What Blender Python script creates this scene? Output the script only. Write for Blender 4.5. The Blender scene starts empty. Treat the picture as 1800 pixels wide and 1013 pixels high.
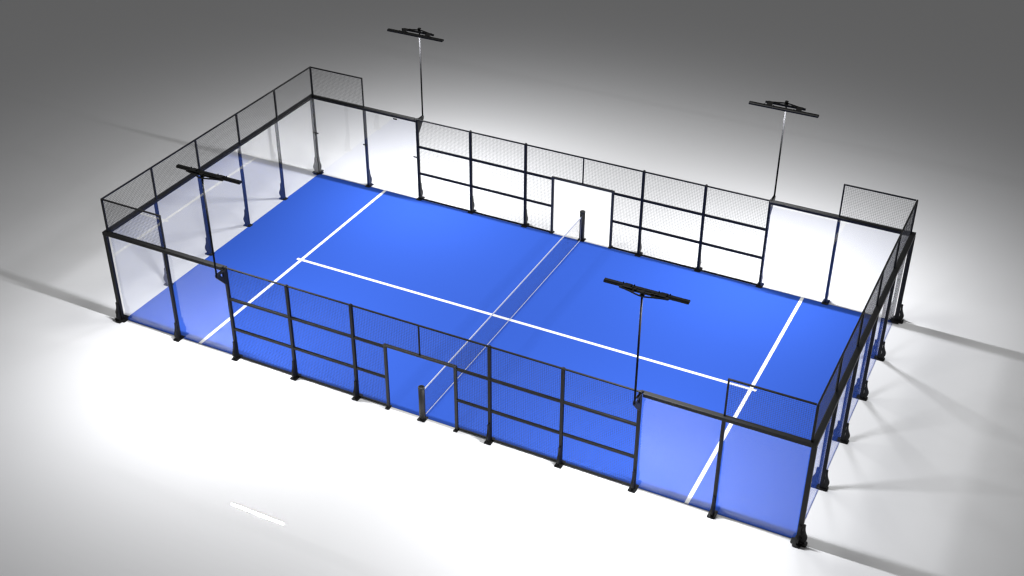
import bpy, bmesh, math, random
from mathutils import Vector, Matrix
C = bpy.context.scene.collection
S = bpy.context.scene

# ------------------------------------------------------------------ materials
def mat(name, col, rough=.5, metal=0., spec=.5, noise=0., nscale=30., bump=0., bscale=400., rvar=0.):
    m = bpy.data.materials.new(name); m.use_nodes = True
    nt = m.node_tree; p = nt.nodes['Principled BSDF']
    p.inputs['Base Color'].default_value = (*col, 1); p.inputs['Roughness'].default_value = rough
    p.inputs['Metallic'].default_value = metal; p.inputs['Specular IOR Level'].default_value = spec
    tc = nt.nodes.new('ShaderNodeTexCoord')
    if noise or rvar:
        n = nt.nodes.new('ShaderNodeTexNoise'); n.inputs['Scale'].default_value = nscale; n.inputs['Detail'].default_value = 4
        nt.links.new(tc.outputs['Object'], n.inputs['Vector'])
        if noise:
            r = nt.nodes.new('ShaderNodeMapRange'); r.inputs['From Min'].default_value = .3; r.inputs['From Max'].default_value = .7
            r.inputs['To Min'].default_value = 1 - noise; r.inputs['To Max'].default_value = 1 + noise
            nt.links.new(n.outputs['Fac'], r.inputs['Value'])
            mx = nt.nodes.new('ShaderNodeVectorMath'); mx.operation = 'SCALE'; mx.inputs[0].default_value = col
            nt.links.new(r.outputs['Result'], mx.inputs['Scale']); nt.links.new(mx.outputs[0], p.inputs['Base Color'])
        if rvar:
            r = nt.nodes.new('ShaderNodeMapRange'); r.inputs['To Min'].default_value = rough - rvar; r.inputs['To Max'].default_value = rough + rvar
            nt.links.new(n.outputs['Fac'], r.inputs['Value']); nt.links.new(r.outputs['Result'], p.inputs['Roughness'])
    if bump:
        n2 = nt.nodes.new('ShaderNodeTexNoise'); n2.inputs['Scale'].default_value = bscale; n2.inputs['Detail'].default_value = 2
        b = nt.nodes.new('ShaderNodeBump'); b.inputs['Strength'].default_value = bump; b.inputs['Distance'].default_value = .002
        nt.links.new(tc.outputs['Object'], n2.inputs['Vector']); nt.links.new(n2.outputs['Fac'], b.inputs['Height'])
        nt.links.new(b.outputs['Normal'], p.inputs['Normal'])
    return m

LED = 1370.0
SPOT = 13200.0     # studio spotlight hung high over the middle of the court
AMB = .131
M_black = mat('black_powder_coat', (.0068, .0067, .0065), .5, 0, .26, rvar=.06, nscale=12, bump=.15, bscale=500)
M_grey = mat('grey_powder_coat', (.030, .030, .029), .5, 0, .35, rvar=.06, nscale=12, bump=.15, bscale=500)
M_pole = mat('pole_paint', (.0042, .0042, .0044), .7, 0, .06)
M_wire = mat('black_wire', (.022, .022, .022), .55)
M_turf = mat('blue_turf', (.026, .083, .43), .9, 0, .12, noise=.05, nscale=220, bump=.25, bscale=700)
M_line = mat('white_line', (.8, .8, .8), .85, 0, .15, noise=.03, nscale=200)
M_floor = mat('studio_floor', (.80, .80, .805), .0, 0, .12)
M_band = mat('white_webbing', (.60, .61, .66), .8, 0, .2, noise=.04, nscale=60)
M_net = mat('black_netting', (.012, .012, .014), .8)

def glass_mat():
    m = bpy.data.materials.new('tempered_glass'); m.use_nodes = True
    nt = m.node_tree; nt.nodes.clear(); N = nt.nodes.new; L = nt.links.new
    out = N('ShaderNodeOutputMaterial'); mix = N('ShaderNodeMixShader'); t = N('ShaderNodeBsdfTransparent'); g = N('ShaderNodeBsdfGlossy')
    fr = N('ShaderNodeFresnel'); geo = N('ShaderNodeNewGeometry'); mr = N('ShaderNodeMapRange')
    mr.inputs['To Min'].default_value = 1.5; mr.inputs['To Max'].default_value = 1 / 1.5
    L(geo.outputs['Backfacing'], mr.inputs['Value']); L(mr.outputs['Result'], fr.inputs['IOR'])
    t.inputs['Color'].default_value = (.992, .994, .997, 1); g.inputs['Roughness'].default_value = .0
    g.inputs['Color'].default_value = (1, 1, 1, 1)
    L(fr.outputs[0], mix.inputs[0]); L(t.outputs[0], mix.inputs[1]); L(g.outputs[0], mix.inputs[2]); L(mix.outputs[0], out.inputs[0])
    return m
M_glass = glass_mat()
def emis_mat():
    m = bpy.data.materials.new('led_diffuser'); m.use_nodes = True
    nt = m.node_tree; nt.nodes.clear()
    out = nt.nodes.new('ShaderNodeOutputMaterial'); e = nt.nodes.new('ShaderNodeEmission')
    e.inputs['Color'].default_value = (.955, .965, 1, 1); e.inputs['Strength'].default_value = LED
    nt.links.new(e.outputs[0], out.inputs[0]); return m
M_led = emis_mat()

# ------------------------------------------------------------------ mesh helpers
class MB:
    def __init__(s): s.v = []; s.f = []
    def box(s, x0, x1, y0, y1, z0, z1):
        if x0 > x1: x0, x1 = x1, x0
        if y0 > y1: y0, y1 = y1, y0
        b = len(s.v)
        s.v += [(x, y, z) for z in (z0, z1) for x, y in ((x0, y0), (x1, y0), (x1, y1), (x0, y1))]
        s.f += [tuple(b + i for i in f) for f in ((3, 2, 1, 0), (4, 5, 6, 7), (0, 1, 5, 4), (1, 2, 6, 5), (2, 3, 7, 6), (3, 0, 4, 7))]
    def tube(s, x0, x1, y0, y1, z0, z1):           # open-ended square wire (no caps)
        b = len(s.v); s.box(x0, x1, y0, y1, z0, z1)
    def prism(s, pts, fn, a, c):                   # pts CCW 2D outline; fn(u,v,w)->xyz, extruded from w=a to w=c
        b = len(s.v); n = len(pts)
        s.v += [fn(u, v, a) for u, v in pts] + [fn(u, v, c) for u, v in pts]
        s.f.append(tuple(b + i for i in reversed(range(n)))); s.f.append(tuple(b + n + i for i in range(n)))
        s.f += [(b + i, b + (i + 1) % n, b + n + (i + 1) % n, b + n + i) for i in range(n)]
    def cyl(s, x, y, z0, z1, r, n=20, r2=None):
        r2 = r if r2 is None else r2
        b = len(s.v)
        for z, rr in ((z0, r), (z1, r2)):
            s.v += [(x + rr * math.cos(2 * math.pi * i / n), y + rr * math.sin(2 * math.pi * i / n), z) for i in range(n)]
        s.f.append(tuple(b + i for i in reversed(range(n)))); s.f.append(tuple(b + n + i for i in range(n)))
        s.f += [(b + i, b + (i + 1) % n, b + n + (i + 1) % n, b + n + i) for i in range(n)]
    def build(s, name, m, parent=None, bevel=0, smooth=False):
        me = bpy.data.meshes.new(name); me.from_pydata(s.v, [], s.f); me.materials.append(m)
        bm = bmesh.new(); bm.from_mesh(me); bmesh.ops.recalc_face_normals(bm, faces=bm.faces)
        if bevel:
            bmesh.ops.bevel(bm, geom=[e for e in bm.edges if e.is_manifold and e.calc_face_angle(0) > .6], offset=bevel, segments=2, affect='EDGES', profile=.5)
        bm.to_mesh(me); bm.free()
        if smooth:
            for p in me.polygons: p.use_smooth = True
        o = bpy.data.objects.new(name, me); C.objects.link(o)
        if parent:
            o.parent = parent
            # vertices are given in world space for top-level walls: shift them to the parent's frame
        return o

def tag(o, label=None, cat=None, group=None, kind=None):
    if label: o['label'] = label
    if cat: o['category'] = cat
    if group: o['group'] = group
    if kind: o['kind'] = kind
    return o
def empty(name, loc=(0, 0, 0), label=None, cat=None, group=None):
    o = bpy.data.objects.new(name, None); o.location = loc; o.empty_display_size = .2; C.objects.link(o)
    return tag(o, label, cat, group)
def shift(root):
    """children were written in world coordinates: move each one so that it sits right under its root"""
    bpy.context.view_layer.update()
    for ch in root.children: ch.matrix_parent_inverse = Matrix.Translation(-Vector(root.location))

def rrect(cx, cy, hx, hy, r, n=4):
    p = []
    for sx, sy, a0 in ((1, 1, 0), (-1, 1, 90), (-1, -1, 180), (1, -1, 270)):
        for i in range(n + 1):
            a = math.radians(a0 + 90 * i / n); p.append((cx + sx * (hx - r) + r * math.cos(a), cy + sy * (hy - r) + r * math.sin(a)))
    return p

# ------------------------------------------------------------------ the setting
mb = MB(); mb.prism([(150 * math.cos(2 * math.pi * i / 64), 150 * math.sin(2 * math.pi * i / 64)) for i in range(64)], lambda u, v, w: (u, v, w), -.3, 0)
tag(mb.build('ground', M_floor), 'smooth glossy white studio floor under the court', kind='structure')
mb = MB(); mb.box(-10.028, 10.028, -5.043, 5.043, .002, .012)
tag(mb.build('court_surface', M_turf), 'blue artificial turf of the padel court', kind='structure')
SL = 7.314; LW = .05
for sx, nm in ((-1, 'left'), (1, 'right')):
    mb = MB(); mb.box(sx * SL - LW, sx * SL + LW, -5.042, 5.042, .0121, .016)
    tag(mb.build('service_line', M_line), f'white service line across the {nm} half of the court', kind='structure')
mb = MB(); mb.box(-7.47, -SL - LW - .001, -LW, LW, .0121, .016); mb.box(-SL + LW + .001, SL - LW - .001, -LW, LW, .0121, .016); mb.box(SL + LW + .001, 7.47, -LW, LW, .0121, .016)
tag(mb.build('centre_line', M_line), 'white centre line along the length of the court', kind='structure')

# ------------------------------------------------------------------ steel posts with their feet
PW, PD = .08, .085           # along the wall, outward
def outmap(ax, sgn, base):
    """(t along wall, o outward from wall line, z) -> world"""
    if ax == 'y': return lambda t, o, z: (base[0] + t, base[1] + sgn * o, z)
    return lambda t, o, z: (base[0] + sgn * o, base[1] + t, z)

BULB = [(0.000, .03), (.070, .03), (.088, .05), (.075, .075), (.104, .11), (.124, .155), (.130, .20), (.122, .25),
        (.100, .30), (.076, .36), (.058, .43), (.052, .50), (.052, .575), (.044, .590), (0, .590),
        (0, .50), (.009, .495), (.009, .375), (0, .37), (0, .30), (.009, .295), (.009, .175), (0, .17)]
def foot(parent, ax, sgn, base, out0, w=.028, plate=True, pl=(.10, .19)):
    f = outmap(ax, sgn, base)
    mb = MB(); mb.prism(BULB, lambda u, v, s: f(s, out0 + u, v), -w, w)
    mb.build('foot_bracket', M_black, parent, bevel=.003)
    if plate:
        mb = MB(); mb.prism(rrect(0, out0 - .02, pl[0], pl[1] * .82, .035), lambda u, v, s: f(u, v, s), .001, .022)
        for u in (-.065, .065):
            for v in (out0 - .12, out0 + .09):
                p = f(u, v, 0); mb.cyl(p[0], p[1], .022, .038, .014, 6)
        mb.build('base_plate', M_black, parent, bevel=.003)

def post(root, ax, sgn, base, h, w=PW, d=PD, feet=True, gap=.045, pl=(.10, .19), m=None):
    """box column whose inner face stands `gap` outside the wall line"""
    f = outmap(ax, sgn, base); a = f(-w / 2, gap, 0); b = f(w / 2, gap + d, 0)
    mb = MB(); mb.box(a[0], b[0], a[1], b[1], .022 if feet else .001, h)
    o = mb.build('post', m or M_black, root, bevel=.006)
    if feet: foot(o, ax, sgn, base, gap + d, pl=pl)
    return o

def wires(root, ax, sgn, base, t0, t1, z0, z1, off, pitch=.05, r=.0019, name='mesh_panel', phase_t=0., m=None):
    """welded grid of steel wires between t0..t1 along the wall and z0..z1"""
    f = outmap(ax, sgn, base); mb = MB()
    def bx(a, b, c, d, e, g):
        p = f(a, c, e); q = f(b, d, g); mb.box(p[0], q[0], p[1], q[1], e, g)
    n = max(1, round((t1 - t0) / pitch))
    for i in range(n + 1):
        t = t0 + (t1 - t0) * i / n
        bx(t - r, t + r, off - r, off + r, z0, z1)
    n = max(1, round((z1 - z0) / pitch))
    for i in range(n + 1):
        z = z0 + (z1 - z0) * i / n
        bx(t0, t1, off + r, off + 3 * r, z - r, z + r)
    return mb.build(name, m or M_wire, root)

def bar(root, ax, sgn, base, t0, t1, o0, o1, z0, z1, name, bevel=.004, m=None):
    f = outmap(ax, sgn, base); p = f(t0, o0, 0); q = f(t1, o1, 0)
    mb = MB(); mb.box(p[0], q[0], p[1], q[1], z0, z1)
    return mb.build(name, m or M_black, root, bevel=bevel)

def pane(root, ax, sgn, base, t0, t1):
    return bar(root, ax, sgn, base, t0 + .004, t1 - .004, .014, .026, .016, 2.90, 'glass_pane', 0, M_glass)

RZ0, RZ1 = 2.885, 2.985      # heavy rail above the glass
TOP = 4.0
def end_wall(sx, label):
    root = empty('glass_end_wall', (sx * 10.1, 0, 0), label, 'glass wall', 'glass end walls')
    base = (sx * 10, 0)
    for y in (-3, -1, 1, 3): post(root, 'x', sx, (base[0], y), RZ0, gap=.03, pl=(.10, .17))
    for sy in (-1, 1):       # corner post with two feet
        mb = MB(); x0, x1 = sx * 10.035, sx * 10.155; y0, y1 = sy * 5.05, sy * 5.14
        mb.box(x0, x1, y0, y1, .045, RZ0); o = mb.build('corner_post', M_black, root, bevel=.006)
        foot(o, 'x', sx, (sx * 10, sy * 5.10), .155, plate=False)
        foot(o, 'y', sy, (sx * 10.095, sy * 5), .155, plate=False)
        mb = MB()
        mb.prism(rrect(sx * 10.11, sy * 5.10, .19, .105, .04), lambda u, v, s: (u, v, s), .001, .021)
        mb.prism(rrect(sx * 10.09, sy * 5.10, .105, .20, .04), lambda u, v, s: (u, v, s), .0212, .041)
        mb.build('base_plate', M_black, o, bevel=.003)
    for y in (-5, -3, -1, 1, 3): pane(root, 'x', sx, base, y, y + 2)
    bar(root, 'x', sx, base, -5.155, 5.155, .035, .15, RZ0 + .001, RZ1, 'top_rail')
    bar(root, 'x', sx, base, -5.03, 5.03, .0, .034, RZ0 + .012, RZ1 - .012, 'glass_channel', .002)
    zt = TOP
    for y in (-5.06, -3, -1, 1, 3, 5.06):
        bar(root, 'x', sx, base, y - .025, y + .025, -.01, .045, RZ1 + .001, zt, 'upper_post', .003)
    bar(root, 'x', sx, base, -5.085, 5.085, -.005, .04, zt + .001, zt + .038, 'upper_rail', .003)
    ys = (-5.06, -3, -1, 1, 3, 5.06)
    for a, b in zip(ys, ys[1:]): wires(root, 'x', sx, base, a + .027, b - .027, RZ1 + .015, zt - .003, .012)
    shift(root); return root

def side_glass(sx, sy, label):
    """two panes from the corner towards the mesh fence, heavy rail above, and a mesh wing over the corner pane"""
    root = empty('glass_side_wall', (sx * 8, sy * 5.1, 0), label, 'glass wall', 'glass side walls by the corners')
    base = (0, sy * 5)
    post(root, 'y', sy, (sx * 8, sy * 5), RZ0)
    for a in (6, 8):
        t = sorted((sx * a, sx * (a + 2))); pane(root, 'y', sy, base, *t)
    t = sorted((sx * 6.046, sx * 10.034)); bar(root, 'y', sy, base, *t, .035, .15, RZ0 + .001, RZ1, 'top_rail')
    t = sorted((sx * 5.96, sx * 9.99)); bar(root, 'y', sy, base, *t, .0, .034, RZ0 + .012, RZ1 - .012, 'glass_channel', .002)
    t = sorted((sx * 7.975, sx * 8.015)); bar(root, 'y', sy, base, *t, .04, .085, RZ1 + .001, TOP - .001, 'upper_post', .003)
    t = sorted((sx * 7.975, sx * 9.985)); bar(root, 'y', sy, base, *t, .04, .0845, TOP, TOP + .036, 'upper_rail', .003)
    t = sorted((sx * 8.018, sx * 9.985)); wires(root, 'y', sy, base, *t, RZ1 + .015, TOP - .003, .062)
    if (sx, sy) == (-1, 1):      # dark glass clips seen inside this corner only
        for x, z in ((-8, 1.62), (-6.03, 1.62), (-9.95, 1.62), (-6.75, 2.85)):
            bar(root, 'y', sy, base, x - .07, x + .07, -.012, .013, z - .02, z + .02, 'glass_clip', .003)
    shift(root); return root

def mesh_fence(sy, label):
    root = empty('mesh_fence', (0, sy * 5.1, 0), label, 'fence', 'mesh side fences with a doorway')
    base = (0, sy * 5)
    px = (-5.965, -3.985, -2.0, 2.0, 3.985, 5.965)
    for x in px: post(root, 'y', sy, (x, sy * 5), 2.985)
    for x in px:             # little cap on every post
        bar(root, 'y', sy, base, x - .028, x + .028, .06, .13, 2.986, 3.004, 'post_cap', .003)
    for x in (-1.03, 1.03):
        o = post(root, 'y', sy, (x, sy * 5), 2.0, w=.075, d=.075, feet=False, gap=.05, m=M_grey)
        mb = MB(); mb.prism(rrect(x, sy * 5.10, .06, .10, .02), lambda u, v, s: (u, v, s), .001, .02); mb.build('base_plate', M_black, o, bevel=.003)
    hw = .04
    for a, b in zip(px, px[1:]):
        if a == -2.0:
            bar(root, 'y', sy, base, a + hw + .001, b - hw - .001, .065, .105, 2.945, 2.985, 'rail')
            bar(root, 'y', sy, base, a + hw + .001, -1.071, .058, .124, 1.944, 2.012, 'rail'); bar(root, 'y', sy, base, 1.071, b - hw - .001, .058, .124, 1.944, 2.012, 'rail')
            bar(root, 'y', sy, base, -1.07, 1.07, .048, .130, 2.001, 2.06, 'door_lintel', m=M_grey)
            bar(root, 'y', sy, base, -.02, .02, .066, .104, 2.061, 2.944, 'short_post')
            for c, d in ((a + hw + .001, -1.069), (1.069, b - hw - .001)):
                bar(root, 'y', sy, base, c, d, .058, .118, .956, 1.022, 'rail'); bar(root, 'y', sy, base, c, d, .044, .086, .016, .058, 'rail')
                wires(root, 'y', sy, base, c + .002, d - .002, .06, .955, .080); wires(root, 'y', sy, base, c + .002, d - .002, 1.023, 1.943, .080)
            wires(root, 'y', sy, base, a + hw + .003, -.022, 2.062, 2.943, .080); wires(root, 'y', sy, base, .022, b - hw - .003, 2.062, 2.943, .080)
        else:
            c, d = a + hw + .001, b - hw - .001
            bar(root, 'y', sy, base, c, d, .065, .105, 2.945, 2.985, 'rail')
            bar(root, 'y', sy, base, c, d, .058, .124, 1.944, 2.012, 'rail')
            bar(root, 'y', sy, base, c, d, .058, .124, .956, 1.022, 'rail')
            bar(root, 'y', sy, base, c, d, .044, .086, .016, .058, 'rail')
            for z0, z1 in ((.06, .955), (1.023, 1.943), (2.013, 2.943)): wires(root, 'y', sy, base, c + .002, d - .002, z0, z1, .080)
    shift(root); return root

end_wall(-1, 'glass end wall with black mesh on top, left short side of the court')
end_wall(1, 'glass end wall with black mesh on top, right short side of the court, seen nearly edge-on')
for sx, sy, l in ((-1, -1, 'two-pane glass side wall at the near left corner, behind a floodlight pole'),
                  (1, -1, 'two-pane glass side wall at the near right corner, blue turf seen through it'),
                  (-1, 1, 'two-pane glass side wall at the far left corner under the farthest floodlight'),
                  (1, 1, 'two-pane glass side wall at the far right corner, white floor seen through it')): side_glass(sx, sy, l)
mesh_fence(-1, 'black mesh fence with open doorway along the near long side')
mesh_fence(1, 'black mesh fence with open doorway along the far long side against white floor')

# ------------------------------------------------------------------ floodlights (built once facing -y, copied)
def make_flood():
    """origin on the court side wall line at ground; -y is outward"""
    root = empty('floodlight')
    PY = -.46
    mb = MB(); mb.cyl(0, PY, 2.88, 5.95, .026, 16); o = mb.build('pole', M_pole, root)
    for p in o.data.polygons: p.use_smooth = len(p.vertices) == 4
    br = MB()                # triangular wall bracket: two cheek plates with a window, closed below by a diagonal strip
    for x0 in (-.034, .027):
        fn = lambda u, v, w: (w, u, v)
        A, B, Cc, D = (-.132, 2.47), (-.132, 2.95), (PY - .02, 2.95), (PY - .02, 2.86)
        a, b, c, d = (-.20, 2.72), (-.20, 2.88), (-.33, 2.90), (-.33, 2.85)
        for q in ((A, B, b, a), (B, Cc, c, b), (Cc, D, d, c), (D, A, a, d)): br.prism(list(q), fn, x0, x0 + .007)
    br.prism([(-.132, 2.45), (PY - .02, 2.855), (PY - .02, 2.865), (-.132, 2.47)], lambda u, v, w: (w, u, v), -.034, .034)
    br.build('wall_bracket', M_black, root)
    mb = MB(); mb.box(-.58, .58, -.385, -.335, 5.865, 5.915)
    for x in (-.30, -.20, .20, .30): mb.box(x - .03, x + .03, -.392, -.345, 5.915, 5.94)
    mb.build('cross_arm', M_black, root, bevel=.003)
    g = MB()                 # flat gusset running outward from the arm round the pole, a slot on either side of it
    P = [(0, -.515), (.05, -.512), (.10, -.502), (.18, -.480), (.30, -.440), (.44, -.405), (.56, -.386)]
    def outy(x):
        for (xa, ya), (xb, yb) in zip(P, P[1:]):
            if xa <= x <= xb + 1e-9: return ya + (yb - ya) * (x - xa) / (xb - xa)
    up = lambda u, v, w: (u, v, w)
    for s in (-1, 1):
        for x0, x1, hole in ((.0, .055, 0), (.055, .20, 1), (.20, .36, 0), (.36, .56, 0)):
            xm = [x0 + (x1 - x0) * i / 4 for i in range(5)]
            if not hole: g.prism([(s * x, -.3855) for x in xm] + [(s * x, outy(x)) for x in reversed(xm)], up, 5.885, 5.897)
            else:
                g.prism([(s * x, -.3855) for x in xm] + [(s * x, -.415) for x in reversed(xm)], up, 5.885, 5.897)
                g.prism([(s * x, outy(x) + .022) for x in xm] + [(s * x, outy(x)) for x in reversed(xm)], up, 5.885, 5.897)
        xs = [x for x, _ in P]
        g.prism([(s * x, outy(x)) for x in xs] + [(s * x, outy(x) - .008) for x in reversed(xs)], up, 5.872, 5.912)
    g.prism(rrect(0, PY, .045, .045, .01), up, 5.9505, 5.985)
    g.build('gusset', M_black, root)
    for s in (-1, 1):        # plates that carry the light bar off the arm
        mb = MB(); mb.prism([(-.385, 5.930), (-.33, 5.930), (-.165, 5.896), (-.165, 5.873), (-.33, 5.916), (-.385, 5.916)][::-1], lambda u, v, w: (w, u, v), s * .42 - .08, s * .42 + .08)
        for t in (-.13, .13): mb.box(s * .42 + t - .012, s * .42 + t + .012, -.195, -.175, 5.872, 5.915)
        mb.build('mounting_plate', M_black, root)
    hb = MB(); prof = [(-.060, 0), (-.046, 0), (-.046, .006), (.046, .006), (.046, 0), (.060, 0), (.060, .042), (.040, .064), (-.040, .064), (-.060, .042)]
    hb.prism(prof, lambda u, v, w: (w, u, v), -1, 1)
    for i in range(-9, 10): hb.box(i * .1 - .004, i * .1 + .004, -.039, .039, .064, .069)
    lb = hb.build('light_bar', M_black, root)
    lb.location = (0, -.2, 5.815)
    df = MB(); df.v = [(-.97, -.040, .005), (.97, -.040, .005), (.97, .040, .005), (-.97, .040, .005)]; df.f = [(0, 3, 2, 1)]
    df.build('diffuser', M_led, lb)
    return root
def copy_tree(o, parent=None):
    c = o.copy(); C.objects.link(c)
    if parent is not None: c.parent = parent
    for ch in list(o.children): copy_tree(ch, c)
    return c
fl = make_flood()
for i, (x, y, l) in enumerate(((-5.965, -5, 'black floodlight on the near left pole, bar crossing the left glass wall'),
                               (5.965, -5, 'black floodlight on the near right pole, bar against the blue turf'),
                               (-5.965, 5, 'black floodlight on the far left pole, highest against the dark grey backdrop'),
                               (5.965, 5, 'black floodlight on the far right pole, standing over the far right corner glass'))):
    o = fl if i == 0 else copy_tree(fl)
    o.location = (x, y, 0); o.rotation_euler = (0, 0, 0 if y < 0 else math.pi)
    tag(o, l, 'floodlight', 'floodlights on the side walls')

# ------------------------------------------------------------------ net and its posts
def make_netpost():
    root = empty('net_post')
    mb = MB(); mb.cyl(0, 0, .022, 1.03, .085, 28); o = mb.build('tube', M_grey, root)
    for p in o.data.polygons: p.use_smooth = len(p.vertices) == 4
    mb = MB(); n = 28; b = 0
    rs = [(.089, 1.01), (.089, 1.052), (.083, 1.060), (.064, 1.060), (.058, 1.035), (.001, 1.032)]
    for r, z in rs: mb.v += [(r * math.cos(2 * math.pi * i / n), r * math.sin(2 * math.pi * i / n), z) for i in range(n)]
    for k in range(len(rs) - 1): mb.f += [(k * n + i, k * n + (i + 1) % n, (k + 1) * n + (i + 1) % n, (k + 1) * n + i) for i in range(n)]
    mb.build('cap', M_grey, root)
    mb = MB(); mb.prism(rrect(0, 0, .115, .12, .015), lambda u, v, s: (u, v, s), .001, .021)
    for u in (-.092, .092):
        for v in (-.097, .097): mb.cyl(u, v, .021, .034, .011, 6)
    mb.build('base_plate', M_black, root, bevel=.003)
    mb = MB(); mb.box(-.012, .012, .084, .10, .06, .97); mb.build('tension_bar', M_black, root, bevel=.002)
    return root
np_ = make_netpost(); np_.location = (0.02, -5.11, 0); tag(np_, 'round black net post standing in the near doorway', 'net post', 'net posts')
q = copy_tree(np_); q.location = (0.02, 5.11, 0); q.rotation_euler = (0, 0, math.pi); tag(q, 'round black net post standing in the far doorway', 'net post', 'net posts')
net = empty('court_net', (.02, 0, 0), 'black net with white top and bottom bands across the middle of the court', 'net')
base = (0, 0)
def nbar(y0, y1, z0, z1, name, m, t=.006):
    mb = MB(); mb.box(.02 - t, .02 + t, y0, y1, z0, z1); return mb.build(name, m, net, bevel=.002)
nbar(-5.015, 5.015, .864, .914, 'top_band', M_band, .006)
nbar(-4.99, 4.99, .030, .058, 'bottom_band', M_band, .004)
nbar(-5.015, -5.0, .060, .866, 'side_band', M_band, .004); nbar(5.0, 5.015, .060, .866, 'side_band', M_band, .004)
mb = MB(); r = .00095; n = 230
for i in range(n + 1):
    y = -4.98 + 9.96 * i / n; mb.box(.02 - r, .02 + r, y - r, y + r, .0585, .8675)
for j in range(19):
    z = .08 + j * .0425; mb.box(.02 + r, .02 + 3 * r, -4.98, 4.98, z - r, z + r)
mb.build('netting', M_net, net)
shift(net)

# ------------------------------------------------------------------ world, camera, render
la = bpy.data.lights.new('overhead_spotlight', 'SPOT'); la.spot_size = math.radians(90); la.spot_blend = 1; la.energy = SPOT
la.shadow_soft_size = 4.0; la.color = (1, 1, .985)
lo = bpy.data.objects.new('overhead_spotlight', la); lo.location = (0, 0, 22); lo.scale = (1.15, 1, 1); C.objects.link(lo)
w = bpy.data.worlds.new('World'); S.world = w; w.use_nodes = True
bg = w.node_tree.nodes['Background']; bg.inputs['Color'].default_value = (1, 1, 1, 1); bg.inputs['Strength'].default_value = AMB
cam = bpy.data.cameras.new('camera'); co = bpy.data.objects.new('camera', cam); C.objects.link(co)
cam.sensor_width = 36; cam.lens = 2250.84237 / 1800 * 36; cam.clip_end = 600; cam.clip_start = .1
yaw, pitch, roll = 2.03352483, .578873867, .00423532399
d = Vector((math.cos(pitch) * math.cos(yaw), math.cos(pitch) * math.sin(yaw), -math.sin(pitch)))
r_ = d.cross(Vector((0, 0, 1))).normalized(); u_ = r_.cross(d)
r2 = math.cos(roll) * r_ + math.sin(roll) * u_; u2 = -math.sin(roll) * r_ + math.cos(roll) * u_
co.matrix_world = Matrix.Translation((13.8148566, -27.5469063, 21.2631904)) @ Matrix((r2, u2, -d)).transposed().to_4x4()
S.camera = co
vs = S.view_settings; vs.view_transform = 'Standard'; vs.look = 'None'; vs.exposure = 0; vs.gamma = 1; vs.use_curve_mapping = False
S.render.engine = 'CYCLES'; S.cycles.filter_width = 1.35; S.cycles.max_bounces = 14; S.cycles.transparent_max_bounces = 48; S.cycles.glossy_bounces = 6
S.cycles.caustics_reflective = False; S.cycles.caustics_refractive = False
